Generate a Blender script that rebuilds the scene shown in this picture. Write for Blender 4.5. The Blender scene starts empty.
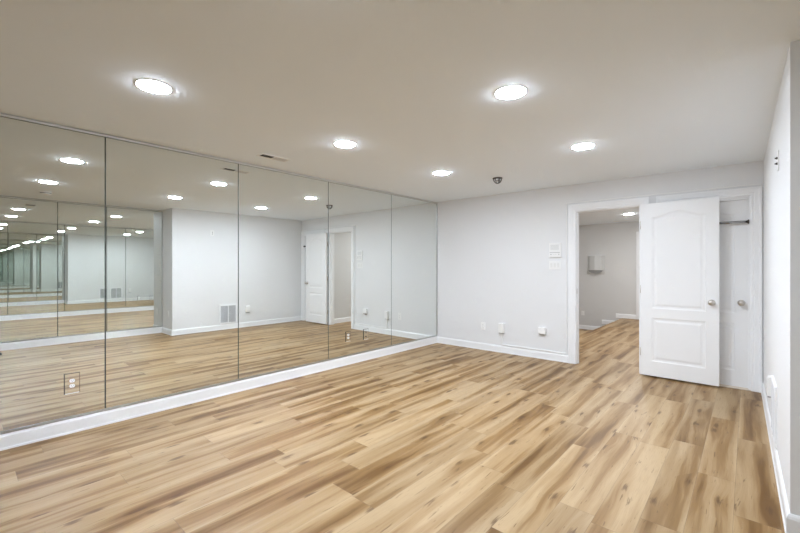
import bpy, bmesh, math, random
from mathutils import Matrix, Vector
S = bpy.context.scene
COL = S.collection
PI = math.pi
R = math.radians

# ------------------------------------------------------------------ dimensions (metres)
CAM = (3.946, 0.0, 1.30); YAW = 41.526
H = 2.38                       # ceiling height
D0, Q = 5.402, 0.02            # far wall: y = D0 + Q*x
FA = math.atan(Q)
WR0 = (4.066, 5.480); WR1 = (4.099, 2.668)     # right wall, far corner to outside corner
RA = math.atan2(WR1[1]-WR0[1], WR1[0]-WR0[0])
YJ = 2.668; XM2 = 4.64         # recess face and second mirror wall
YB = -3.6                     # wall behind the photographer
HY = 11.0                      # far wall of the hall
BH = 0.105                     # baseboard height

# ------------------------------------------------------------------ materials
def mat(name, col, rough=.5, metal=0., emit=None, strength=0., spec=.5, bump=None, coat=0.):
    m = bpy.data.materials.new(name); m.use_nodes = True
    nt = m.node_tree; b = nt.nodes['Principled BSDF']
    b.inputs['Base Color'].default_value = (*col, 1)
    b.inputs['Roughness'].default_value = rough
    b.inputs['Metallic'].default_value = metal
    b.inputs['Specular IOR Level'].default_value = spec
    b.inputs['Coat Weight'].default_value = coat
    if emit:
        b.inputs['Emission Color'].default_value = (*emit, 1)
        b.inputs['Emission Strength'].default_value = strength
    if bump:
        sc, st, dist = bump
        tc = nt.nodes.new('ShaderNodeTexCoord'); n = nt.nodes.new('ShaderNodeTexNoise')
        n.inputs['Scale'].default_value = sc; n.inputs['Detail'].default_value = 3
        nt.links.new(tc.outputs['Object'], n.inputs['Vector'])
        bp = nt.nodes.new('ShaderNodeBump'); bp.inputs['Strength'].default_value = st
        bp.inputs['Distance'].default_value = dist
        nt.links.new(n.outputs['Fac'], bp.inputs['Height'])
        nt.links.new(bp.outputs['Normal'], b.inputs['Normal'])
    return m

M_WALL = mat('wall_paint', (.785, .79, .795), .55, spec=.3, bump=(160, .06, .002))
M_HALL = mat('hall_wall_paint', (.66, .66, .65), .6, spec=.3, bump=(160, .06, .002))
M_CEIL = mat('ceiling_paint', (.865, .925, .98), .75, spec=.2, bump=(120, .05, .002))
M_TRIM = mat('white_trim', (.87, .88, .89), .32, spec=.45)
M_DOOR = mat('white_door', (.88, .885, .89), .38, spec=.45, bump=(260, .04, .001))
M_PLASTIC = mat('white_plastic', (.86, .86, .85), .3)
M_OFFWHITE = mat('offwhite_plastic', (.78, .78, .76), .35)
M_GREY = mat('pale_grey', (.62, .63, .62), .45)
M_MID = mat('mid_grey', (.32, .32, .31), .5)
M_DARK = mat('dark_void', (.03, .03, .03), .6)
M_BLACK = mat('black_rubber', (.012, .012, .013), .45)
M_BRONZE = mat('dark_bronze', (.10, .085, .075), .4, .7)
M_CHROME = mat('chrome', (.42, .42, .42), .16, 1.)
M_NICKEL = mat('satin_nickel', (.62, .58, .53), .28, 1.)
M_ALU = mat('aluminium_channel', (.50, .51, .50), .3, .9)
M_CHAN = mat('pale_channel', (.66, .67, .66), .35, .1)
M_MIRROR = mat('mirror_glass', (.84, .865, .845), .0, 1.)
M_MEDGE = mat('mirror_edge', (.16, .19, .18), .25, .3)
M_BACK = mat('mirror_backing', (.035, .04, .038), .8)
M_GRILLE = mat('grille_slats', (.60, .60, .61), .4)
M_SILL = mat('sill_paint', (.74, .66, .56), .4)
M_LAMP = mat('lamp_lens', (1, 1, 1), .4, emit=(.885, .98, 1.115), strength=26.)
M_HLAMP = mat('hall_lamp_lens', (1, 1, 1), .4, emit=(.96, .98, 1.02), strength=36.)

def floor_material():
    m = bpy.data.materials.new('oak_vinyl_planks'); m.use_nodes = True
    nt = m.node_tree; N = nt.nodes; L = nt.links; B = N['Principled BSDF']
    def val(x):
        return x
    def mth(op, a, b=None, c=None, clamp=False):
        n = N.new('ShaderNodeMath'); n.operation = op; n.use_clamp = clamp
        for i, v in enumerate((a, b, c)):
            if v is None: continue
            if isinstance(v, (int, float)): n.inputs[i].default_value = v
            else: L.new(v, n.inputs[i])
        return n.outputs[0]
    def comb(x, y, z=0.):
        n = N.new('ShaderNodeCombineXYZ')
        for i, v in enumerate((x, y, z)):
            if isinstance(v, (int, float)): n.inputs[i].default_value = v
            else: L.new(v, n.inputs[i])
        return n.outputs[0]
    def noise(vec, scale=1., detail=2., rough=.5, dist=0.):
        n = N.new('ShaderNodeTexNoise'); n.inputs['Scale'].default_value = scale
        n.inputs['Detail'].default_value = detail; n.inputs['Roughness'].default_value = rough
        n.inputs['Distortion'].default_value = dist; L.new(vec, n.inputs['Vector'])
        return n.outputs['Fac']
    def smooth(v, a, b):
        n = N.new('ShaderNodeMapRange'); n.interpolation_type = 'SMOOTHSTEP'
        n.inputs['From Min'].default_value = a; n.inputs['From Max'].default_value = b
        L.new(v, n.inputs['Value']); return n.outputs['Result']
    def mix(f, a, b, mode='MIX'):
        n = N.new('ShaderNodeMix'); n.data_type = 'RGBA'; n.blend_type = mode
        if isinstance(f, (int, float)): n.inputs['Factor'].default_value = f
        else: L.new(f, n.inputs['Factor'])
        for k, v in (('A', a), ('B', b)):
            sock = [s for s in n.inputs if s.name == k and s.type == 'RGBA'][0]
            if isinstance(v, tuple): sock.default_value = (*v, 1)
            else: L.new(v, sock)
        return [s for s in n.outputs if s.type == 'RGBA'][0]
    tc = N.new('ShaderNodeTexCoord'); sp = N.new('ShaderNodeSeparateXYZ')
    L.new(tc.outputs['Object'], sp.inputs[0]); x, y = sp.outputs[0], sp.outputs[1]
    PW, PL = .18, 1.22
    ux = mth('DIVIDE', mth('SUBTRACT', x, 3.35), PW)
    row = mth('FLOOR', ux); fx = mth('FRACT', ux)
    wn = N.new('ShaderNodeTexWhiteNoise'); wn.noise_dimensions = '1D'; L.new(row, wn.inputs['W'])
    vy = mth('ADD', mth('DIVIDE', y, PL), mth('MULTIPLY', wn.outputs['Value'], 7.3))
    col = mth('FLOOR', vy); fy = mth('FRACT', vy)
    w2 = N.new('ShaderNodeTexWhiteNoise'); w2.noise_dimensions = '3D'; L.new(comb(row, col, 3.7), w2.inputs['Vector'])
    s2 = N.new('ShaderNodeSeparateColor'); L.new(w2.outputs['Color'], s2.inputs[0])
    r, g, b = s2.outputs
    gx = mth('ADD', x, mth('MULTIPLY', r, 31.))
    gy = mth('ADD', y, mth('MULTIPLY', g, 47.))
    # knots first: the grain flows round them
    kx, ky = mth('MULTIPLY', gx, 6.5), mth('MULTIPLY', gy, 2.2)
    v = N.new('ShaderNodeTexVoronoi'); v.voronoi_dimensions = '2D'; v.inputs['Scale'].default_value = 1.
    L.new(comb(kx, ky, 1.), v.inputs['Vector'])
    s3 = N.new('ShaderNodeSeparateColor'); L.new(v.outputs['Color'], s3.inputs[0])
    has = smooth(s3.outputs[0], .50, .54)
    vd = v.outputs['Distance']
    swirl = mth('MULTIPLY', mth('SUBTRACT', 1., smooth(vd, .0, .55)), has)
    # slow wander of the grain
    wv = noise(comb(mth('MULTIPLY', gx, 2.), mth('MULTIPLY', gy, 1.1), mth('MULTIPLY', b, 9.)), 1., 2.)
    gxw = mth('ADD', gx, mth('ADD', mth('MULTIPLY', mth('SUBTRACT', wv, .5), .055), mth('MULTIPLY', swirl, .022)))
    bands = noise(comb(mth('MULTIPLY', gxw, 8.5), mth('MULTIPLY', gy, .55)), 1., 2., .45)
    bands2 = noise(comb(mth('MULTIPLY', gxw, 36.), mth('MULTIPLY', gy, 1.6), 5.), 1., 3., .55)
    fine = noise(comb(mth('MULTIPLY', gxw, 240.), mth('MULTIPLY', gy, 7.), 2.), 1., 2., .6)
    flame = noise(comb(mth('MULTIPLY', gxw, 70.), mth('MULTIPLY', gy, 6.), 8.), 1., 3., .6, .5)
    edge = mth('MINIMUM', fx, mth('SUBTRACT', 1., fx))
    t = mth('ADD', mth('MULTIPLY', bands, .80), mth('MULTIPLY', bands2, .20))
    t = mth('ADD', t, mth('MULTIPLY', mth('SUBTRACT', 1., smooth(edge, .0, .20)), .075))
    t = mth('SUBTRACT', t, mth('MULTIPLY', swirl, .05))
    ramp = N.new('ShaderNodeValToRGB'); L.new(t, ramp.inputs[0])
    cr = ramp.color_ramp; cr.interpolation = 'EASE'
    cr.elements[0].position = .33; cr.elements[0].color = (.200, .112, .050, 1)
    cr.elements[1].position = .64; cr.elements[1].color = (.620, .470, .310, 1)
    e = cr.elements.new(.43); e.color = (.350, .225, .120, 1)
    e = cr.elements.new(.53); e.color = (.515, .370, .228, 1)
    c = ramp.outputs[0]
    c = mix(mth('MULTIPLY', smooth(fine, .45, .75), .18), c, (.22, .14, .085))
    c = mix(mth('MULTIPLY', smooth(flame, .63, .70), .60), c, (.15, .09, .045))
    kd = mth('ADD', vd, mth('MULTIPLY', mth('SUBTRACT', flame, .5), .42))
    kn = mth('MULTIPLY', mth('SUBTRACT', 1., smooth(kd, .02, .15)), has)
    c = mix(mth('MULTIPLY', kn, .75), c, (.13, .070, .034))
    # tone differs from plank to plank
    tone = mth('ADD', .64, mth('MULTIPLY', b, .11))
    hs = N.new('ShaderNodeHueSaturation'); L.new(tone, hs.inputs['Value']); L.new(c, hs.inputs['Color'])
    hs.inputs['Saturation'].default_value = 1.24
    c = hs.outputs[0]
    # joints
    ex = mth('MINIMUM', fx, mth('SUBTRACT', 1., fx)); ey = mth('MINIMUM', fy, mth('SUBTRACT', 1., fy))
    gap = mth('MAXIMUM', mth('LESS_THAN', ex, .006), mth('LESS_THAN', ey, .0011))
    c = mix(mth('MULTIPLY', gap, .45), c, (.12, .08, .05))
    L.new(c, B.inputs['Base Color'])
    rr = mth('ADD', .36, mth('MULTIPLY', fine, .12)); L.new(rr, B.inputs['Roughness'])
    B.inputs['Specular IOR Level'].default_value = .30
    bp = N.new('ShaderNodeBump'); bp.inputs['Strength'].default_value = .12; bp.inputs['Distance'].default_value = .001
    L.new(mth('SUBTRACT', fine, mth('MULTIPLY', gap, 2.)), bp.inputs['Height']); L.new(bp.outputs[0], B.inputs['Normal'])
    return m
M_FLOOR = floor_material()

# ------------------------------------------------------------------ mesh helpers
def box(bm, x0, x1, y0, y1, z0, z1, mi=0, bev=0.):
    a = bmesh.new()
    v = [a.verts.new((x, y, z)) for z in (z0, z1) for y in (y0, y1) for x in (x0, x1)]
    for f in ((0,2,3,1), (4,5,7,6), (0,1,5,4), (2,6,7,3), (0,4,6,2), (1,3,7,5)):
        a.faces.new([v[i] for i in f])
    if bev: bmesh.ops.bevel(a, geom=a.edges[:], offset=bev, segments=2, profile=.6, affect='EDGES')
    merge(bm, a, mi)
def merge(bm, a, mi=0, mx=None):
    if mx is not None: bmesh.ops.transform(a, matrix=mx, verts=a.verts[:])
    bmesh.ops.recalc_face_normals(a, faces=a.faces[:])
    mp = {}
    for v in a.verts: mp[v] = bm.verts.new(v.co)
    for f in a.faces:
        try:
            g = bm.faces.new([mp[v] for v in f.verts]); g.material_index = mi; g.smooth = f.smooth
        except ValueError: pass
    a.free()
def prism(bm, pts, z0, z1, axis='z', mi=0, bev=0.):
    """extrude a 2-D outline: axis z -> (x,y), y -> (x,z) from y=z0 to z1, x -> (y,z)"""
    a = bmesh.new()
    def P(p, t): return {'z': (p[0], p[1], t), 'y': (p[0], t, p[1]), 'x': (t, p[0], p[1])}[axis]
    lo = [a.verts.new(P(p, z0)) for p in pts]; hi = [a.verts.new(P(p, z1)) for p in pts]
    n = len(pts); a.faces.new(lo); a.faces.new(hi[::-1])
    for i in range(n): a.faces.new([lo[i], lo[(i+1) % n], hi[(i+1) % n], hi[i]])
    if bev: bmesh.ops.bevel(a, geom=a.edges[:], offset=bev, segments=2, profile=.6, affect='EDGES')
    merge(bm, a, mi)
def lathe(bm, prof, mx=None, n=32, mi=0, smooth=True):
    """revolve (r, h) points about Z, closing on the axis at both ends"""
    a = bmesh.new(); rings = []
    for r, h in prof:
        if r < 1e-6: rings.append([a.verts.new((0, 0, h))])
        else: rings.append([a.verts.new((r*math.cos(2*PI*k/n), r*math.sin(2*PI*k/n), h)) for k in range(n)])
    for p, q in zip(rings, rings[1:]):
        for k in range(n):
            k2 = (k+1) % n
            if len(p) == 1 and len(q) == 1: continue
            if len(p) == 1: f = a.faces.new([p[0], q[k], q[k2]])
            elif len(q) == 1: f = a.faces.new([p[k], p[k2], q[0]])
            else: f = a.faces.new([p[k], p[k2], q[k2], q[k]])
            f.smooth = smooth
    if len(rings[0]) > 1 and prof[0] != prof[-1]: a.faces.new(rings[0])
    if len(rings[-1]) > 1 and prof[0] != prof[-1]: a.faces.new(rings[-1])
    merge(bm, a, mi, mx)
def tube(bm, pts, r, n=12, mi=0):
    a = bmesh.new(); rings = []; P = [Vector(p) for p in pts]
    rs = r if isinstance(r, (list, tuple)) else [r]*len(P)
    for i, p in enumerate(P):
        d = (P[min(i+1, len(P)-1)] - P[max(i-1, 0)]).normalized()
        u = d.orthogonal().normalized() if i == 0 else (u0 - d*u0.dot(d)).normalized()
        u0 = u; w = d.cross(u)
        rings.append([a.verts.new(p + rs[i]*(u*math.cos(2*PI*k/n) + w*math.sin(2*PI*k/n))) for k in range(n)])
    for p, q in zip(rings, rings[1:]):
        for k in range(n):
            f = a.faces.new([p[k], p[(k+1) % n], q[(k+1) % n], q[k]]); f.smooth = True
    a.faces.new(rings[0]); a.faces.new(rings[-1][::-1])
    merge(bm, a, mi)
def profile_run(bm, prof, x0, x1, mi=0, miter0=0., miter1=0.):
    """profile in (y,z), run along x; mitred ends: x shifts by miter * (-y)"""
    a = bmesh.new()
    A = [a.verts.new((x0 + miter0*(-p[0]), p[0], p[1])) for p in prof]
    B_ = [a.verts.new((x1 - miter1*(-p[0]), p[0], p[1])) for p in prof]
    n = len(prof); a.faces.new(A); a.faces.new(B_[::-1])
    for i in range(n): a.faces.new([A[i], A[(i+1) % n], B_[(i+1) % n], B_[i]])
    merge(bm, a, mi)

def obj(name, bm, mats, parent=None, label=None, mx=None):
    me = bpy.data.meshes.new(name)
    bmesh.ops.recalc_face_normals(bm, faces=bm.faces[:])
    bm.to_mesh(me); bm.free()
    for m in (mats if isinstance(mats, (list, tuple)) else [mats]): me.materials.append(m)
    o = bpy.data.objects.new(name, me); COL.objects.link(o)
    if parent: o.parent = parent
    if mx is not None: o.matrix_world = mx
    if label: o['label'] = label
    return o
def empty(name, loc, rz=0.):
    o = bpy.data.objects.new(name, None); COL.objects.link(o)
    o.location = loc; o.rotation_euler = (0, 0, rz); o.empty_display_size = .1
    return o
def tag(o, label, cat, group=None):
    o['label'] = label; o['category'] = cat
    if group: o['group'] = group
    return o
def thing(name, label, cat, loc, rz=0., group=None):
    return tag(empty(name, loc, rz), label, cat, group)
def struct(o, label=None, cat='structure'):
    o['kind'] = 'structure'
    if label: o['label'] = label
    o['category'] = cat
    return o
def NB(): return bmesh.new()

# ------------------------------------------------------------------ wall frames
def far(u, z, v=0.):       # point on the far wall, v = distance in front of it
    return (u*math.cos(FA) + v*math.sin(FA), D0 + u*math.sin(FA) - v*math.cos(FA), z)
def right(y, z, v=0.):     # point on the right wall
    t = (y-WR0[1])/(WR1[1]-WR0[1]); x = WR0[0] + t*(WR1[0]-WR0[0])
    return (x-v, y, z)
M_FAR = Matrix.Translation((0, D0, 0)) @ Matrix.Rotation(FA, 4, 'Z')
M_RIGHT = Matrix.Translation((WR0[0], WR0[1], 0)) @ Matrix.Rotation(RA, 4, 'Z')   # local x runs towards the photographer
RL = math.hypot(WR1[0]-WR0[0], WR1[1]-WR0[1])

# door openings on the far wall (local x)
OA0, OA1 = 2.230, 2.985
OB0, OB1 = 3.222, 3.974
OH = 2.035; TW = .088; WT = .12

# ------------------------------------------------------------------ floor, ceiling, walls
bm = NB()
box(bm, -.15, 5.0, YB-.15, 8.33, -.5, 0)
box(bm, 1.60, 3.25, 8.33, HY+.12, -.5, 0)
box(bm, 1.30, 1.60, 8.33, HY+.12, -.5, -.185)
box(bm, -.75, 1.30, 8.33, HY+.12, -.5, -.37)
box(bm, -.75, -.15, 5.5, 8.33, -.5, 0)
struct(obj('floor', bm, M_FLOOR), 'wood look plank floor running through the doorway', 'floor')
bm = NB()
box(bm, -.75, 5.0, YB-.15, HY+.12, H, H+.12)
struct(obj('ceiling', bm, M_CEIL), 'white painted flat ceiling', 'ceiling')

bm = NB(); box(bm, -.14, -.012, YB-.15, 5.40, 0, H)
struct(obj('wall_left', bm, M_BACK), 'wall behind the mirror panels', 'wall')
bm = NB()                                             # far wall with two openings
for x0, x1, z0, z1 in ((-.12, OA0, 0, H), (OA1, OB0, 0, H), (OB1, 4.20, 0, H), (OA0, OA1, OH, H), (OB0, OB1, OH, H)):
    box(bm, x0, x1, 0, WT, z0, z1)
box(bm, OB0-.1, 4.20, WT, WT+.06, 0, H)               # unseen panel added to close the closet opening against light leaks
struct(obj('wall_far', bm, M_WALL, mx=M_FAR), 'light grey far wall with two door openings', 'wall')
bm = NB()                                             # right wall and the step back to the second mirror
y_in = YJ
prism(bm, [(WR0[0]-.002, WR0[1]+.1), (WR1[0], YJ), (XM2+.15, YJ), (XM2+.15, WR0[1]+.1)], 0, H)
struct(obj('wall_right', bm, M_WALL), 'light grey right wall ending in an outside corner', 'wall')
bm = NB(); box(bm, XM2+.012, XM2+.14, YB-.15, YJ, 0, H)
struct(obj('wall_recess', bm, M_BACK), 'recessed wall behind the second mirror', 'wall')
bm = NB(); box(bm, -.12, XM2+.14, YB-.12, YB, 0, H)
struct(obj('wall_back', bm, M_WALL), 'light grey wall behind the photographer', 'wall')
bm = NB()                                             # hall walls
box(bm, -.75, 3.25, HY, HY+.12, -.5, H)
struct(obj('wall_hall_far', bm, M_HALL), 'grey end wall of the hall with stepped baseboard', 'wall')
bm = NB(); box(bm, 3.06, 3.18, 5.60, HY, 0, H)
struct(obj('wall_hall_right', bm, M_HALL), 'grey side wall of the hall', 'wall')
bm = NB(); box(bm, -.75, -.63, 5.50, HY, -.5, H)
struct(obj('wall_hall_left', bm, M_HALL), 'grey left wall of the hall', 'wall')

# ------------------------------------------------------------------ baseboards (profile in y,z; room is -y)
def base_prof(h=BH, t=.014):
    return [(0, 0), (-t-.004, 0), (-t-.004, .012), (-t, .016), (-t, h-.022), (-t+.004, h-.010), (-.004, h), (0, h)]
def baseboard(name, segs, mx, label, h=BH):
    bm = NB()
    for s in segs: profile_run(bm, base_prof(h), s[0], s[1], miter0=s[2] if len(s) > 2 else 0, miter1=s[3] if len(s) > 3 else 0)
    o = obj(name, bm, M_TRIM, mx=mx); struct(o, label, 'baseboard'); return o
baseboard('baseboard_far', [(0, OA0-TW), (OA1+TW, OB0-TW)], M_FAR, 'white baseboard along the far wall')
baseboard('baseboard_right', [(.0, RL, 0, -1)], M_RIGHT, 'white baseboard along the right wall')
baseboard('baseboard_left', [(YB, 5.40)], Matrix.Rotation(PI/2, 4, 'Z'), 'white baseboard under the mirror panels', .115)
baseboard('baseboard_recess_face', [(WR1[0], XM2, -1, 0)], Matrix.Translation((0, YJ, 0)), 'white baseboard on the narrow recess face')
baseboard('baseboard_recess', [(-YJ, -YB)], Matrix.Translation((XM2, 0, 0)) @ Matrix.Rotation(-PI/2, 4, 'Z'), 'white baseboard under the second mirror', .115)
baseboard('baseboard_back', [(-XM2, 0)], Matrix.Translation((0, YB, 0)) @ Matrix.Rotation(PI, 4, 'Z'), 'white baseboard behind the photographer')
baseboard('baseboard_hall_right', [(-HY, -5.60)], Matrix.Translation((3.06, 0, 0)) @ Matrix.Rotation(-PI/2, 4, 'Z'), 'white baseboard along the hall side wall')
for k, (x0, x1, z) in enumerate(((1.463, 1.905, 0), (1.14, 1.463, -.185), (-.63, 1.14, -.37))):
    bm = NB(); profile_run(bm, base_prof(), x0, x1)
    if z == -.185: box(bm, 1.30, 1.463, -.012, 0, -.185, -.18)
    struct(obj('baseboard_hall_' + ('landing', 'step', 'low')[k], bm, M_TRIM, mx=Matrix.Translation((0, HY, z))),
           ('white baseboard on the hall landing', 'white baseboard one step down in the hall', 'white baseboard at the lowest level of the hall')[k], 'baseboard')

# ------------------------------------------------------------------ door casings
def casing_profile():      # (across width from opening outward, projection)
    return [(0, 0), (0, .011), (.008, .014), (.026, .012), (.034, .016), (.060, .018), (.074, .022), (TW, .022), (TW, 0)]
def casing(bm, x0, x1, top, side=-1):
    """mitred picture-frame casing round an opening; side -1 = room side"""
    a = bmesh.new(); pr = casing_profile(); loops = []
    for (cx, cz, sx, sz) in ((x0, 0, -1, 0), (x0, top, -1, 1), (x1, top, 1, 1), (x1, 0, 1, 0)):
        loops.append([a.verts.new((cx + sx*w, side*p, cz + sz*w)) for w, p in pr])
    for A, B_ in zip(loops, loops[1:]):
        for i in range(len(pr)-1): a.faces.new([A[i], A[i+1], B_[i+1], B_[i]])
    a.faces.new(loops[0]); a.faces.new(loops[-1])
    merge(bm, a)
def jamb(bm, x0, x1, top, depth, t=.016):
    box(bm, x0-.004, x0+t, 0-.002, depth, 0, top+.002); box(bm, x1-t, x1+.004, -.002, depth, 0, top+.002)
    box(bm, x0+t, x1-t, -.002, depth, top-t, top+.002)
bm = NB(); casing(bm, OA0+.006, OA1-.006, OH-.006); jamb(bm, OA0, OA1, OH, WT)
s = .016
box(bm, OA0+s, OA0+s+.011, .045, .08, 0, OH-s); box(bm, OA1-s-.011, OA1-s, .045, .08, 0, OH-s); box(bm, OA0+s, OA1-s, .045, .08, OH-s-.011, OH-s)
a = NB(); casing(a, OA0+.006, OA1-.006, OH-.006, side=1); merge(bm, a, 0, Matrix.Translation((0, WT, 0)))
t1 = struct(obj('trim_1', bm, M_TRIM, mx=M_FAR), 'white moulded casing around the open doorway', 'door frame')
bm = NB(); casing(bm, OB0+.006, OB1-.006, OH-.006); jamb(bm, OB0, OB1, OH, WT)
box(bm, OB0+s, OB0+s+.011, .01, .040, 0, OH-s); box(bm, OB1-s-.008, OB1-s, .01, .040, 0, OH-s); box(bm, OB0+s, OB1-s, .01, .040, OH-s-.020, OH-s)
t2 = struct(obj('trim_2', bm, M_TRIM, mx=M_FAR), 'white moulded casing around the closet door by the right wall', 'door frame')
bm = NB(); box(bm, OA0+.018, OA0+.0195, .010, .034, .93, 1.0, bev=.0006)
obj('strike_plate', bm, M_NICKEL, t1, 'satin nickel strike plate')
bm = NB()
box(bm, OB0+.002, OB1-.002, -.012, .10, 0, .010, bev=.003); box(bm, OB0+.002, OB1-.002, .012, .022, .010, .018, bev=.002)
struct(obj('trim_3', bm, M_SILL, mx=M_FAR), 'pale threshold strip under the closet door', 'threshold')

# ------------------------------------------------------------------ doors
def door_leaf_bm(w, h, t=.035):
    """local: x 0..w from hinge, y 0..-t, z 0..h; two moulded panels on both faces, arched upper one"""
    st = .112; bot_r = (.17, .675); top_r = (.785, h-.165); rise = .062
    def panel(k, i):
        z0, z1 = (bot_r, top_r)[k]; x0, x1 = st+i, w-st-i; pts = [(x0, z0+i), (x1, z0+i)]
        n = 22 if k else 2
        for j in range(n+1):
            f = j/n; x = x1 + (x0-x1)*f
            g = (w/2-abs(x-w/2)-st)/(w/2-st)        # 0 at the edge, 1 in the middle
            g = max(0, min(1, (g-.0)/1.0)); sg = g*g*(3-2*g)
            pts.append((x, z1-i + (rise*sg if k else 0)))
        return pts
    out = NB()
    for face, sgn in ((-t, 1), (0., -1)):
        a = bmesh.new()
        o4 = [a.verts.new((x, face, z)) for x, z in ((0, 0), (w, 0), (w, h), (0, h))]
        eds = [a.edges.new((o4[i], o4[(i+1) % 4])) for i in range(4)]
        for k in (0, 1):
            lv = []
            for i, d in ((0, 0), (.006, .0045), (.020, .0065), (.030, .0065), (.050, .0015)):
                lv.append([a.verts.new((x, face + sgn*d, z)) for x, z in panel(k, i)])
            n = len(lv[0])
            for i in range(n): eds.append(a.edges.new((lv[0][i], lv[0][(i+1) % n])))
            for A, B_ in zip(lv, lv[1:]):
                for i in range(n): a.faces.new([A[i], A[(i+1) % n], B_[(i+1) % n], B_[i]])
            a.faces.new(lv[-1])
        bmesh.ops.triangle_fill(a, use_beauty=True, use_dissolve=False, edges=eds, normal=(0, -sgn, 0))
        merge(out, a)
    a = bmesh.new()
    lo = [a.verts.new(p) for p in ((0, 0, 0), (w, 0, 0), (w, 0, h), (0, 0, h))]
    hi = [a.verts.new(p) for p in ((0, -t, 0), (w, -t, 0), (w, -t, h), (0, -t, h))]
    for i in range(4): a.faces.new([lo[i], lo[(i+1) % 4], hi[(i+1) % 4], hi[i]])
    merge(out, a)
    bmesh.ops.remove_doubles(out, verts=out.verts[:], dist=1e-5)
    return out
def knob_bm(x, z, yface, out=-1):
    b = NB(); mx = Matrix.Translation((x, yface, z)) @ Matrix.Rotation(-out*-PI/2 if False else (PI/2 if out < 0 else -PI/2), 4, 'X')
    lathe(b, [(0, 0), (.031, 0), (.033, .003), (.030, .008), (.016, .012), (.012, .020), (.011, .032), (.017, .038),
              (.026, .044), (.029, .053), (.027, .062), (.018, .069), (0, .071)], mx, 28)
    return b
def hinge_bm(x, y, z):
    b = NB(); tube(b, [(x, y, z-.045), (x, y, z+.045)], .0065, 12)
    tube(b, [(x, y, z+.045), (x, y, z+.052)], [.0045, .002], 10)
    box(b, x-.001, x+.001, y, y+.030, z-.044, z+.044)
    return b
LW = .722; LH = 2.005
# door 1: swung right round against the closet casing
OPEN = R(2.2)
d1 = empty('door_1', far(OA1+.002, .022, .046), FA + OPEN*-1)
struct(d1, 'white arched two panel door swung wide open in front of the closet', 'door')
bm = door_leaf_bm(LW, LH); bmesh.ops.translate(bm, vec=(.010, -.010, 0), verts=bm.verts[:])
obj('door_leaf', bm, M_DOOR, d1)
obj('door_knob', knob_bm(.010+LW-.062, .885, -.045), M_NICKEL, d1, 'satin nickel round knob')
bm = NB(); mx = Matrix.Translation((.010+LW-.062, -.010, .885)) @ Matrix.Rotation(-PI/2, 4, 'X')
lathe(bm, [(0, 0), (.033, 0), (.033, .004), (.014, .010), (.024, .016), (.026, .024), (.018, .030), (0, .031)], mx, 28)
obj('door_knob', bm, M_NICKEL, d1, 'satin nickel knob on the hidden face')
bm = NB(); box(bm, .010+LW-.001, .010+LW+.001, -.036, -.014, .855, .912)
obj('latch_plate', bm, M_NICKEL, d1, 'satin nickel latch plate')
for z in (.26, 1.0, 1.76): obj('hinge', hinge_bm(.002, -.004, z), M_NICKEL, d1, 'satin nickel hinge')
# door 2: closed, set back in its frame
d2 = empty('door_2', far(OB0+.018, .012, -.078), FA)
struct(d2, 'white two panel closet door standing closed behind the open door', 'door')
obj('door_leaf', door_leaf_bm(OB1-OB0-.036, 2.004), M_DOOR, d2)
obj('door_knob', knob_bm(OB1-OB0-.036-.060, .895, -.035), M_NICKEL, d2, 'satin nickel round knob')
# door 3 at the end of the hall, with its casing
bm = NB(); casing(bm, 2.00, 2.76, 2.045)
struct(obj('trim_4', bm, M_TRIM, mx=Matrix.Translation((0, HY, 0))), 'white casing around the door at the end of the hall', 'door frame')
d3 = empty('door_3', (2.00, HY-.001, .01), 0)
struct(d3, 'white closed door at the end of the hall', 'door')
b = door_leaf_bm(.76, 2.03); bmesh.ops.scale(b, vec=(1, .2, 1), verts=b.verts[:]); obj('door_leaf', b, M_DOOR, d3)
obj('door_knob', knob_bm(.70, .9, -.007), M_NICKEL, d3)

# ------------------------------------------------------------------ mirror wall
SEAM = [5.396, 4.256, 3.093, 1.930, .808, -.35, -1.50]
MT = H-.026; MB = .126
def mirror_panel(name, y0, y1, label, group, mx, cut=None, tilt=(0, 0)):
    # local: x along wall, y=0 wall, room at -y
    w = y1-y0
    e = thing(name, label, 'mirror', mx[0], mx[1], group)
    g = .0022; bv = .0025
    a = NB(); x0, x1, z0, z1 = -w/2+g, w/2-g, MB, MT
    t0, t1 = -.0055, 0.
    F_ = [(x0+bv, t0, z0+bv), (x1-bv, t0, z0+bv), (x1-bv, t0, z1-bv), (x0+bv, t0, z1-bv)]
    E_ = [(x0, t0+.0015, z0), (x1, t0+.0015, z0), (x1, t0+.0015, z1), (x0, t0+.0015, z1)]
    B_ = [(x0, t1, z0), (x1, t1, z0), (x1, t1, z1), (x0, t1, z1)]
    fv, ev, bv_ = ([a.verts.new(p) for p in q] for q in (F_, E_, B_))
    f = a.faces.new(fv); f.material_index = 0
    for i in range(4):
        j = (i+1) % 4
        k = a.faces.new([fv[i], fv[j], ev[j], ev[i]]); k.material_index = 1
        k = a.faces.new([ev[i], ev[j], bv_[j], bv_[i]]); k.material_index = 1
    k = a.faces.new(bv_[::-1]); k.material_index = 1
    if tilt != (0, 0):
        bmesh.ops.rotate(a, verts=a.verts[:], cent=(0, 0, H/2), matrix=Matrix.Rotation(R(tilt[0]), 3, 'Z'))
        bmesh.ops.rotate(a, verts=a.verts[:], cent=(0, 0, H/2), matrix=Matrix.Rotation(R(tilt[1]), 3, 'X'))
    e2 = obj('glass_sheet', a, [M_MIRROR, M_MEDGE], e)
    return e
names = ['tall wall mirror panel meeting the far corner', 'tall mirror panel second from the far corner, with two small outlets',
         'tall mirror panel reflecting the open white door, third from the far corner',
         'tall mirror panel fourth from the far corner, below the ceiling register',
         'nearest tall mirror panel at the left with an outlet cut into it', 'mirror panel on the left wall beside the photographer']
TILT = [(0, 0), (0, 0), (0, 0), (0, 0), (0, 0), (0, 0)]
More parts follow.
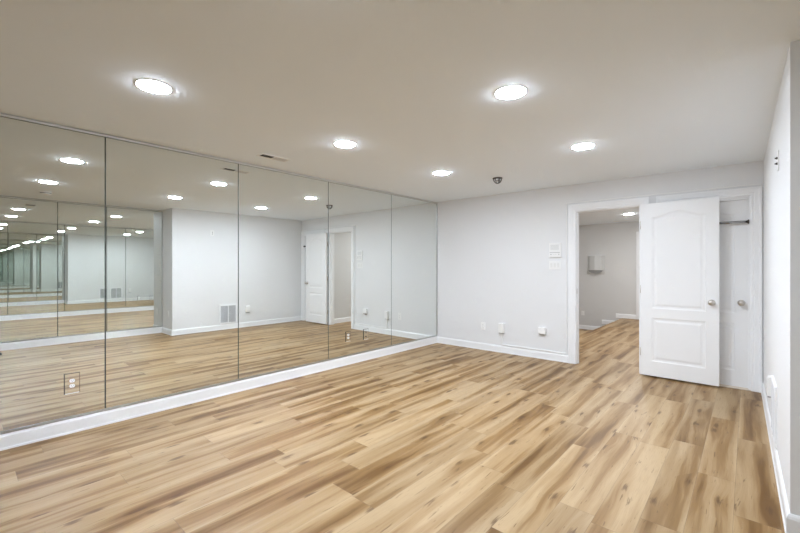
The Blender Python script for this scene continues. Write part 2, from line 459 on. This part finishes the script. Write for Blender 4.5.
for k in range(6):
    y1, y0 = SEAM[k], SEAM[k+1]
    mirror_panel('mirror_panel', y0, y1, names[k], 'tall mirror panels on the left wall', ((0.006-.0055+.0, (y0+y1)/2, 0), PI/2), tilt=TILT[k])
S2 = [YJ-.002, 1.780, 1.113, -.44, -1.99]
TILT2 = [(.5, 0), (-.5, 0), (0, 0), (0, 0)]
for k, l in enumerate(('mirror panel on the recessed right wall, beside the narrow grey face', 'narrow mirror panel on the recessed right wall, second from the narrow grey face', 'mirror panel on the recessed right wall, third from the narrow grey face', 'mirror panel on the recessed right wall, behind the photographer')):
    y1, y0 = S2[k], S2[k+1]
    mirror_panel('mirror_panel', y0, y1, l, 'mirror panels on the recessed right wall', ((XM2, (y0+y1)/2, 0), -PI/2), tilt=TILT2[k])
# channels holding the glass
def channel(name, x0, x1, mx, label):
    b = NB(); box(b, x0, x1, -.012, .006, MB-.013, MB-.001, bev=.001); box(b, x0, x1, -.008, .006, MB-.001, MB+.006)
    bottom = b
    o = struct(obj(name, b, M_ALU, mx=mx), label, 'trim'); return o
channel('trim_5', -1.50, 5.395, Matrix.Rotation(PI/2, 4, 'Z'), 'thin metal channel along the bottom of the left mirrors')
channel('trim_6', -YJ+.002, 1.99, Matrix.Translation((XM2, 0, 0)) @ Matrix.Rotation(-PI/2, 4, 'Z'), 'thin metal channel under the second mirror')
for nm, x0, x1, mx, lb in (('trim_7', -1.50, 5.395, Matrix.Rotation(PI/2, 4, 'Z'), 'thin metal channel along the top of the left mirrors'),
                           ('trim_8', -YJ+.002, 1.99, Matrix.Translation((XM2, 0, 0)) @ Matrix.Rotation(-PI/2, 4, 'Z'), 'thin metal channel over the second mirror')):
    b = NB(); box(b, x0, x1, -.009, .006, MT+.003, H-.005, bev=.001)
    struct(obj(nm, b, M_CHAN, mx=mx), lb, 'trim')
b = NB(); box(b, .0, .012, 5.385, 5.397, MB, MT, bev=.001)
struct(obj('trim_9', b, M_ALU), 'thin metal strip in the corner beside the last mirror', 'trim')

# ------------------------------------------------------------------ electrical things
def plate_bm(w, h, t=.006, bev=.0025):
    b = NB(); box(b, -w/2, w/2, -t, 0, -h/2, h/2, bev=bev); return b
def receptacle(parent, dz, y, m=M_PLASTIC):
    b = NB()
    pts = []
    for k in range(24):
        a = 2*PI*k/24; pts.append((.0165*math.cos(a), dz + max(-.0125, min(.0125, .0165*math.sin(a)))))
    prism(b, pts, y-.003, y, 'y')
    o = obj('receptacle', b, m, parent)
    b = NB()
    box(b, -.0075, -.0055, y-.0036, y-.002, dz-.001, dz+.008); box(b, .0055, .0075, y-.0036, y-.002, dz-.0005, dz+.0075)
    box(b, -.002, .002, y-.0036, y-.002, dz-.009, dz-.005)
    s_ = obj('slots', b, M_DARK, o)
    return o
def screw(parent, dz, y, x=0.):
    b = NB(); lathe(b, [(0, 0), (.0035, 0), (.003, .0012), (0, .0015)], Matrix.Translation((x, y, dz)) @ Matrix.Rotation(PI/2, 4, 'X'), 10)
    obj('screw', b, M_GREY, parent)
def outlet(loc, rz, label, w=.075, h=.118, m=M_PLASTIC, group=None):
    e = thing('wall_outlet', label, 'outlet', loc, rz, group)
    obj('cover_plate', plate_bm(w, h), m, e)
    for dz in (.020, -.020): receptacle(e, dz, -.006)
    screw(e, 0, -.006)
    return e
outlet(far(.872, .367), FA, 'white duplex outlet on the far wall nearest the mirror corner')
outlet((4.311, YJ, .385), 0, 'white duplex outlet on the narrow recess face, seen only in the mirror')
outlet((.678, HY, .052), 0, 'white outlet low on the hall end wall')
# mirror-faced plates
def mirror_outlet(y, z, label, w=.088, h=.150, kind='duplex'):
    e = thing('mirrored_outlet', label, 'outlet', (.0062, y, z), PI/2)
    b = NB(); box(b, -w/2, w/2, -.005, 0, -h/2, h/2)
    b.normal_update()
    for f in b.faces: f.material_index = 0 if abs(f.normal.y) > .9 else 1
    obj('cover_plate', b, [M_MIRROR, M_MEDGE], e, 'mirror finished cover plate')
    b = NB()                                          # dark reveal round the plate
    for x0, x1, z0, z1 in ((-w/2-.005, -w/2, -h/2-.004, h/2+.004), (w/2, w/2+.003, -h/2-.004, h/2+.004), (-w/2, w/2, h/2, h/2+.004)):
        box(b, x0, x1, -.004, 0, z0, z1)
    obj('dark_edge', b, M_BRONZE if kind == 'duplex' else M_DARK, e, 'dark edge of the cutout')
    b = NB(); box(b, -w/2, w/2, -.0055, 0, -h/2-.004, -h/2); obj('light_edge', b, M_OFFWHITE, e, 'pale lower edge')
    if kind == 'duplex':
        for dz in (.020, -.020): receptacle(e, dz, -.005)
    else:
        for dz in (.030, -.030):
            b = NB(); lathe(b, [(0, 0), (.008, 0), (.007, .006), (.004, .007), (.003, .010), (0, .010)], Matrix.Translation((0, -.005, dz)) @ Matrix.Rotation(PI/2, 4, 'X'), 14)
            obj('jack', b, M_BRONZE, e, 'dark round jack')
    return e
mirror_outlet(.597, .387, 'mirror faced duplex outlet in the nearest mirror panel at the left')
mirror_outlet(3.418, .372, 'mirror faced duplex outlet, left of the far pair on the mirrors', w=.078, h=.125)
mirror_outlet(3.738, .360, 'mirror faced plate with two jacks, right of the far pair on the mirrors', w=.085, h=.135, kind='jack')

# white box with raceway coming out of it
e = thing('junction_box', 'tall white surface box on the far wall with a raceway below it', 'cable box', far(1.187, .369), FA)
b = NB(); box(b, -.042, .042, -.045, 0, -.070, .070, bev=.004); obj('box_body', b, M_PLASTIC, e)
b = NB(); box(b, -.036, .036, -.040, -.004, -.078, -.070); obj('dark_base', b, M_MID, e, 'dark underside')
e = thing('junction_box', 'squat white surface box on the far wall halfway to the doorway', 'cable box', far(1.797, .396), FA)
b = NB(); box(b, -.050, .050, -.040, 0, -.044, .044, bev=.004); obj('box_body', b, M_PLASTIC, e)
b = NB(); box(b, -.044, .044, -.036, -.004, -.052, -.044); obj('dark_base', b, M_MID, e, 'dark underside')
# raceway
e = thing('cable_raceway', 'thin white cable raceway running over the baseboard and up around both door casings', 'cable raceway', far(1.187, .0), FA)
def race(x0, x1, z0, z1, nm, d=.016, lab=None):
    b = NB(); box(b, x0-1.187, x1-1.187, -d, 0, z0, z1, bev=.0015); obj(nm, b, M_PLASTIC, e, lab)
race(1.181, 1.193, BH+.022, .286, 'raceway_drop')
race(1.181, 2.128, BH+.008, BH+.022, 'raceway_run')
race(2.116, 2.128, BH+.022, 2.134, 'raceway_riser')
race(2.116, 4.045, 2.134, 2.146, 'raceway_run')
# control panel and switches beside the doorway
e = thing('control_panel', 'white wall control panel with speaker slots and small buttons left of the doorway', 'control panel', far(1.972, 1.516), FA)
b = NB(); box(b, -.080, .080, -.022, 0, -.100, .098, bev=.004); obj('panel_body', b, M_PLASTIC, e)
b = NB()
for k in range(9): box(b, -.060, .052, -.0235, -.022, .004+k*.008, .0075+k*.008)
obj('speaker_slots', b, M_GREY, e, 'pale grey speaker slots')
b = NB(); box(b, -.070, .066, -.0235, -.022, -.036, -.031); obj('groove', b, M_MID, e, 'grey dividing groove')
for k, x in enumerate((-.054, -.040, -.012, .014, .054)):
    b = NB(); box(b, x-.005, x+.005, -.026, -.022, -.064, -.054, bev=.001); obj('button', b, M_MID if k in (0, 4) else M_GREY, e)
e = thing('switch_plate', 'white three gang switch plate under the control panel', 'light switch', far(1.966, 1.309), FA)
b = NB(); box(b, -.080, .080, -.006, 0, -.058, .058, bev=.0025); obj('cover_plate', b, M_PLASTIC, e)
for x in (-.046, 0, .046):
    b = NB(); box(b, x-.014, x+.014, -.0085, -.006, -.030, .030, bev=.001); sw = obj('rocker', b, M_OFFWHITE, e)
# pull-up bar in the closet frame
e = thing('pull_up_bar', 'chrome doorway bar fixed across the closet door frame', 'bar', far(OB0+.017, 1.762, .004), FA)
Lb = OB1-OB0-.034
b = NB(); tube(b, [(.012, 0, 0), (Lb*.55, 0, 0)], .011, 16); obj('inner_tube', b, M_CHROME, e)
b = NB(); tube(b, [(Lb*.55, 0, 0), (Lb-.012, 0, 0)], .0145, 16); obj('outer_tube', b, M_CHROME, e)
for x0, s_ in ((0, 1), (Lb, -1)):
    b = NB(); lathe(b, [(0, 0), (.022, 0), (.022, .006), (.017, .013), (0, .014)], Matrix.Translation((x0, 0, 0)) @ Matrix.Rotation(s_*PI/2, 4, 'Y'), 20)
    obj('end_cup', b, M_BRONZE, e, 'dark end cup')

# ------------------------------------------------------------------ right wall things
RZ = RA
e = thing('air_return_grille', 'white return air grille low on the right wall with two banks of slats', 'vent', right(3.712, .312), RZ)
gw, gh = .37, .40
b = NB()
for x0, x1, z0, z1 in ((-gw/2, gw/2, -gh/2, -gh/2+.030), (-gw/2, gw/2, gh/2-.030, gh/2), (-gw/2, -gw/2+.030, -gh/2+.03, gh/2-.03), (gw/2-.030, gw/2, -gh/2+.03, gh/2-.03), (-.009, .009, -gh/2+.03, gh/2-.03)):
    box(b, x0, x1, -.014, 0, z0, z1, bev=.002)
obj('frame', b, M_TRIM, e)
for x0, x1 in ((-gw/2+.03, -.009), (.009, gw/2-.03)):
    b = NB()
    for k in range(22):
        z = -gh/2+.036+k*.0155
        prism(b, [(-.011, z), (-.0095, z+.001), (-.0005, z+.011), (-.002, z+.010)], x0, x1, 'x')
    obj('slat_bank', b, M_GRILLE, e, 'grey angled slats')
b = NB(); box(b, -gw/2+.03, gw/2-.03, -.0008, 0, -gh/2+.03, gh/2-.03); obj('dark_duct', b, M_MID, e, 'dark duct behind the slats')
e = thing('wall_plug_box', 'small white box with dark underside on the right wall beyond the grille', 'cable box', right(4.128, .376), RZ)
b = NB(); prism(b, [(0, -.065), (-.024, -.065), (-.028, -.060), (-.028, .055), (-.018, .078), (0, .078)], -.046, .046, 'x', bev=.002); obj('box_body', b, M_PLASTIC, e)
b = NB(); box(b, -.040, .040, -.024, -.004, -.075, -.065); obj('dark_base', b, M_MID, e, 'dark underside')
e = thing('cable_plate', 'white wall plate with two dark stubs high on the right wall', 'wall plate', right(3.395, 1.955), RZ)
obj('cover_plate', plate_bm(.072, .118), M_PLASTIC, e)
for dz in (.017, -.017):
    b = NB(); lathe(b, [(0, 0), (.0075, 0), (.0075, .006), (.0048, .006), (.0048, .013), (0, .013)], Matrix.Translation((0, -.006, dz)) @ Matrix.Rotation(PI/2, 4, 'X'), 14)
    obj('cable_stub', b, M_BRONZE, e, 'dark metal cable stub')

# ------------------------------------------------------------------ ceiling things
LIGHTS = [((-2.679+CAM[0]), .79), (1.270, 2.285), (1.275, 3.745), (2.840, 2.289), (2.830, 3.755), (2.815, .785)]
LLAB = ['round recessed ceiling light nearest the left mirror', 'round recessed ceiling light in the middle of the row along the mirrors',
        'round recessed ceiling light in the mirror row nearest the far wall', 'round recessed ceiling light in the middle of the right hand row',
        'round recessed ceiling light closest to the open white door', 'round recessed ceiling light above the photographer, seen in the mirror']
def make_light(m):
    e = thing('recessed_light', '', 'ceiling light', (0, 0, H))
    b = NB(); lathe(b, [(.088, 0), (.098, 0), (.097, -.003), (.092, -.004), (.088, -.002), (.088, 0)], None, 48); obj('trim_ring', b, M_TRIM, e)
    b = NB(); lathe(b, [(0, -.011), (.030, -.0108), (.060, -.0098), (.076, -.0078), (.0845, -.005), (.0870, -.003), (.0875, -.0003), (0, -.0003)], None, 48); obj('lens', b, m, e)
    return e
def copy_tree(o):
    c = o.copy(); COL.objects.link(c)
    for ch in o.children:
        d = ch.copy(); COL.objects.link(d); d.parent = c
    return c
L0 = make_light(M_LAMP)
for k, (x, y) in enumerate(LIGHTS):
    o = L0 if k == 0 else copy_tree(L0)
    o.location = (x, y, H); o['label'] = LLAB[k]; o['group'] = 'recessed lights in the mirror room ceiling'
o = make_light(M_HLAMP); o.location = (2.094, 9.28, H); o['label'] = 'round recessed ceiling light in the hall beyond the doorway'
o = copy_tree(o); o.location = (1.9, 6.75, H); o['label'] = 'unseen ceiling light added behind the doorway header to brighten the hall'  # extra lamp, out of view, added to lift the hall side wall

def register(x, y, lab, w=.085, l=.275):
    e = thing('ceiling_register', lab, 'vent', (x, y, H))
    f = .018; b = NB()
    for x0, x1, y0, y1 in ((-w/2-f, w/2+f, -l/2-f, -l/2), (-w/2-f, w/2+f, l/2, l/2+f), (-w/2-f, -w/2, -l/2, l/2), (w/2, w/2+f, -l/2, l/2), (-w/2, w/2, -.004, .004)):
        box(b, x0, x1, y0, y1, -.005, 0)
    obj('frame', b, M_TRIM, e)
    for s_, nm in ((-1, 'near'), (1, 'far')):
        b = NB()
        along = l > w; span = (l if along else w)/2
        n = 5 if s_ < 0 else 8
        for k in range(n):
            yy = s_*(.012 + k*(span-.018)/(n-1))
            half = (w if along else l)/2
            a = NB(); box(a, -half, half, -.0006, .0006, -.005 if s_ < 0 else -.0075, .005 if s_ < 0 else .0075)
            mx = Matrix.Translation((0, yy, -.004)) @ Matrix.Rotation(s_*R(62 if s_ < 0 else 42), 4, 'X')
            if not along: mx = Matrix.Rotation(-PI/2, 4, 'Z') @ mx
            merge(b, a, 0, mx)
        obj('slat_bank', b, M_TRIM, e)
    b = NB(); box(b, -w/2, w/2, -l/2, l/2, -.0008, 0); obj('dark_duct', b, M_DARK, e, 'dark duct behind the slats')
    return e
register(.407, 2.095, 'white ceiling register with dark slots beside the top of the mirrors')
register(1.66, 10.59, 'ceiling register in the hall near its light', w=.28, l=.085)
# caged dome
e = thing('caged_ceiling_fixture', 'small dark wire cage dome hanging from the ceiling near the far wall', 'ceiling fixture', (1.645, 4.405, H))
b = NB(); lathe(b, [(0, 0), (.052, 0), (.060, -.003), (.060, -.008), (.046, -.010), (0, -.010)], None, 32); obj('base_plate', b, M_BRONZE, e)
b = NB(); lathe(b, [(0, -.010), (.020, -.010), (.022, -.03), (.016, -.048), (0, -.052)], None, 20); obj('sensor_body', b, M_PLASTIC, e, 'white centre body')
for k in range(4):
    b = NB(); a0 = PI*k/4
    tube(b, [(.053*math.cos(t)*math.cos(a0), .053*math.cos(t)*math.sin(a0), -.008-.060*math.sin(t)) for t in [PI*j/16 for j in range(17)]], .0034, 8)
    obj('cage_wire', b, M_BRONZE, e)
b = NB(); tube(b, [(.045*math.cos(2*PI*j/28), .045*math.sin(2*PI*j/28), -.040) for j in range(29)], .003, 8); obj('cage_ring', b, M_BRONZE, e)
b = NB(); lathe(b, [(0, -.064), (.014, -.064), (.014, -.071), (0, -.071)], None, 16); obj('cage_boss', b, M_BRONZE, e)
# smoke detector
e = thing('smoke_detector', 'white round smoke detector with dark side slots above the photographer, seen in the mirror', 'smoke detector', (3.75, .865, H))
b = NB(); lathe(b, [(0, 0), (.072, 0), (.074, -.004), (.070, -.012), (0, -.012)], None, 36); obj('base', b, M_PLASTIC, e)
b = NB(); lathe(b, [(0, -.012), (.064, -.012), (.064, -.026), (0, -.026)], None, 36); obj('slotted_band', b, M_MID, e, 'dark slotted band')
b = NB(); lathe(b, [(0, -.026), (.067, -.026), (.066, -.031), (.045, -.038), (0, -.040)], None, 36); obj('cap', b, M_PLASTIC, e)

# ------------------------------------------------------------------ hall fixture
e = thing('faceted_wall_fixture', 'pale grey faceted wall fixture with a dark curved underside in the hall', 'wall fixture', (1.0, HY, 1.33))
b = NB(); box(b, -.215, .215, -.02, 0, -.235, .240, bev=.009); obj('back_plate', b, M_GREY, e)
b = NB(); prism(b, [(-.19, -.02), (-.13, -.10), (.0, -.135), (.13, -.10), (.19, -.02)], -.14, .225, 'z'); obj('faceted_shade', b, M_GREY, e)
b = NB(); pts = [(-.165, -.14)] + [(.165*-math.cos(PI*j/12), -.14-.085*math.sin(PI*j/12)) for j in range(1, 12)] + [(.165, -.14)]
prism(b, pts, -.085, -.02, 'y'); obj('curved_underside', b, M_MID, e, 'dark curved underside')

# ------------------------------------------------------------------ tripod under the camera (its foot shows in the mirror)
e = thing('tripod', 'black tripod whose rubber foot shows at the left edge of the mirror', 'tripod', (CAM[0], CAM[1], 0))
f0 = math.atan2(.42, .262); rad = .495
for k in range(3):
    a = f0 + k*2*PI/3; ft = Vector((rad*math.cos(a), rad*math.sin(a), .016)); ap = Vector((.03*math.cos(a), .03*math.sin(a), 1.02))
    mid = ap.lerp(ft, .5)
    b = NB(); tube(b, [ap, mid], .015, 12); lg = obj('leg', b, M_BLACK, e)
    b = NB(); tube(b, [mid, ft + (ap-ft).normalized()*.02], .011, 12); obj('lower_section', b, M_BLACK, lg)
    b = NB(); tube(b, [mid + (ap-ft).normalized()*.02, mid - (ap-ft).normalized()*.02], .018, 12); obj('leg_lock', b, M_BLACK, lg)
    b = NB(); lathe(b, [(0, 0), (.018, 0), (.020, .012), (.014, .034), (0, .036)], Matrix.Translation((ft.x, ft.y, 0)), 16); obj('rubber_foot', b, M_BLACK, lg)
b = NB(); lathe(b, [(0, .98), (.05, .98), (.055, 1.0), (.05, 1.05), (.014, 1.055), (.014, 1.13), (0, 1.13)], None, 24); obj('centre_column', b, M_BLACK, e)
b = NB(); lathe(b, [(0, 1.13), (.026, 1.13), (.03, 1.15), (.024, 1.175), (.032, 1.18), (.032, 1.195), (0, 1.195)], None, 24); obj('tripod_head', b, M_BLACK, e)

# ------------------------------------------------------------------ camera, world, render look
cd = bpy.data.cameras.new('camera'); co = bpy.data.objects.new('camera', cd); COL.objects.link(co)
cd.sensor_width = 36; cd.lens = 392.8/800*36; cd.shift_y = (265.88-266.5)/800; cd.clip_start = .01
co.location = CAM; co.rotation_euler = (PI/2, 0, R(YAW)); S.camera = co
w = bpy.data.worlds.new('world'); S.world = w; w.use_nodes = True
w.node_tree.nodes['Background'].inputs[0].default_value = (.8, .85, .9, 1); w.node_tree.nodes['Background'].inputs[1].default_value = .2
S.view_settings.view_transform = 'Standard'; S.view_settings.look = 'None'
S.view_settings.exposure = 3.6; S.view_settings.gamma = 1; S.view_settings.use_curve_mapping = False
c = S.cycles
c.max_bounces = 32; c.diffuse_bounces = 12; c.glossy_bounces = 24; c.caustics_reflective = True
c.blur_glossy = .3; c.sample_clamp_indirect = 40.
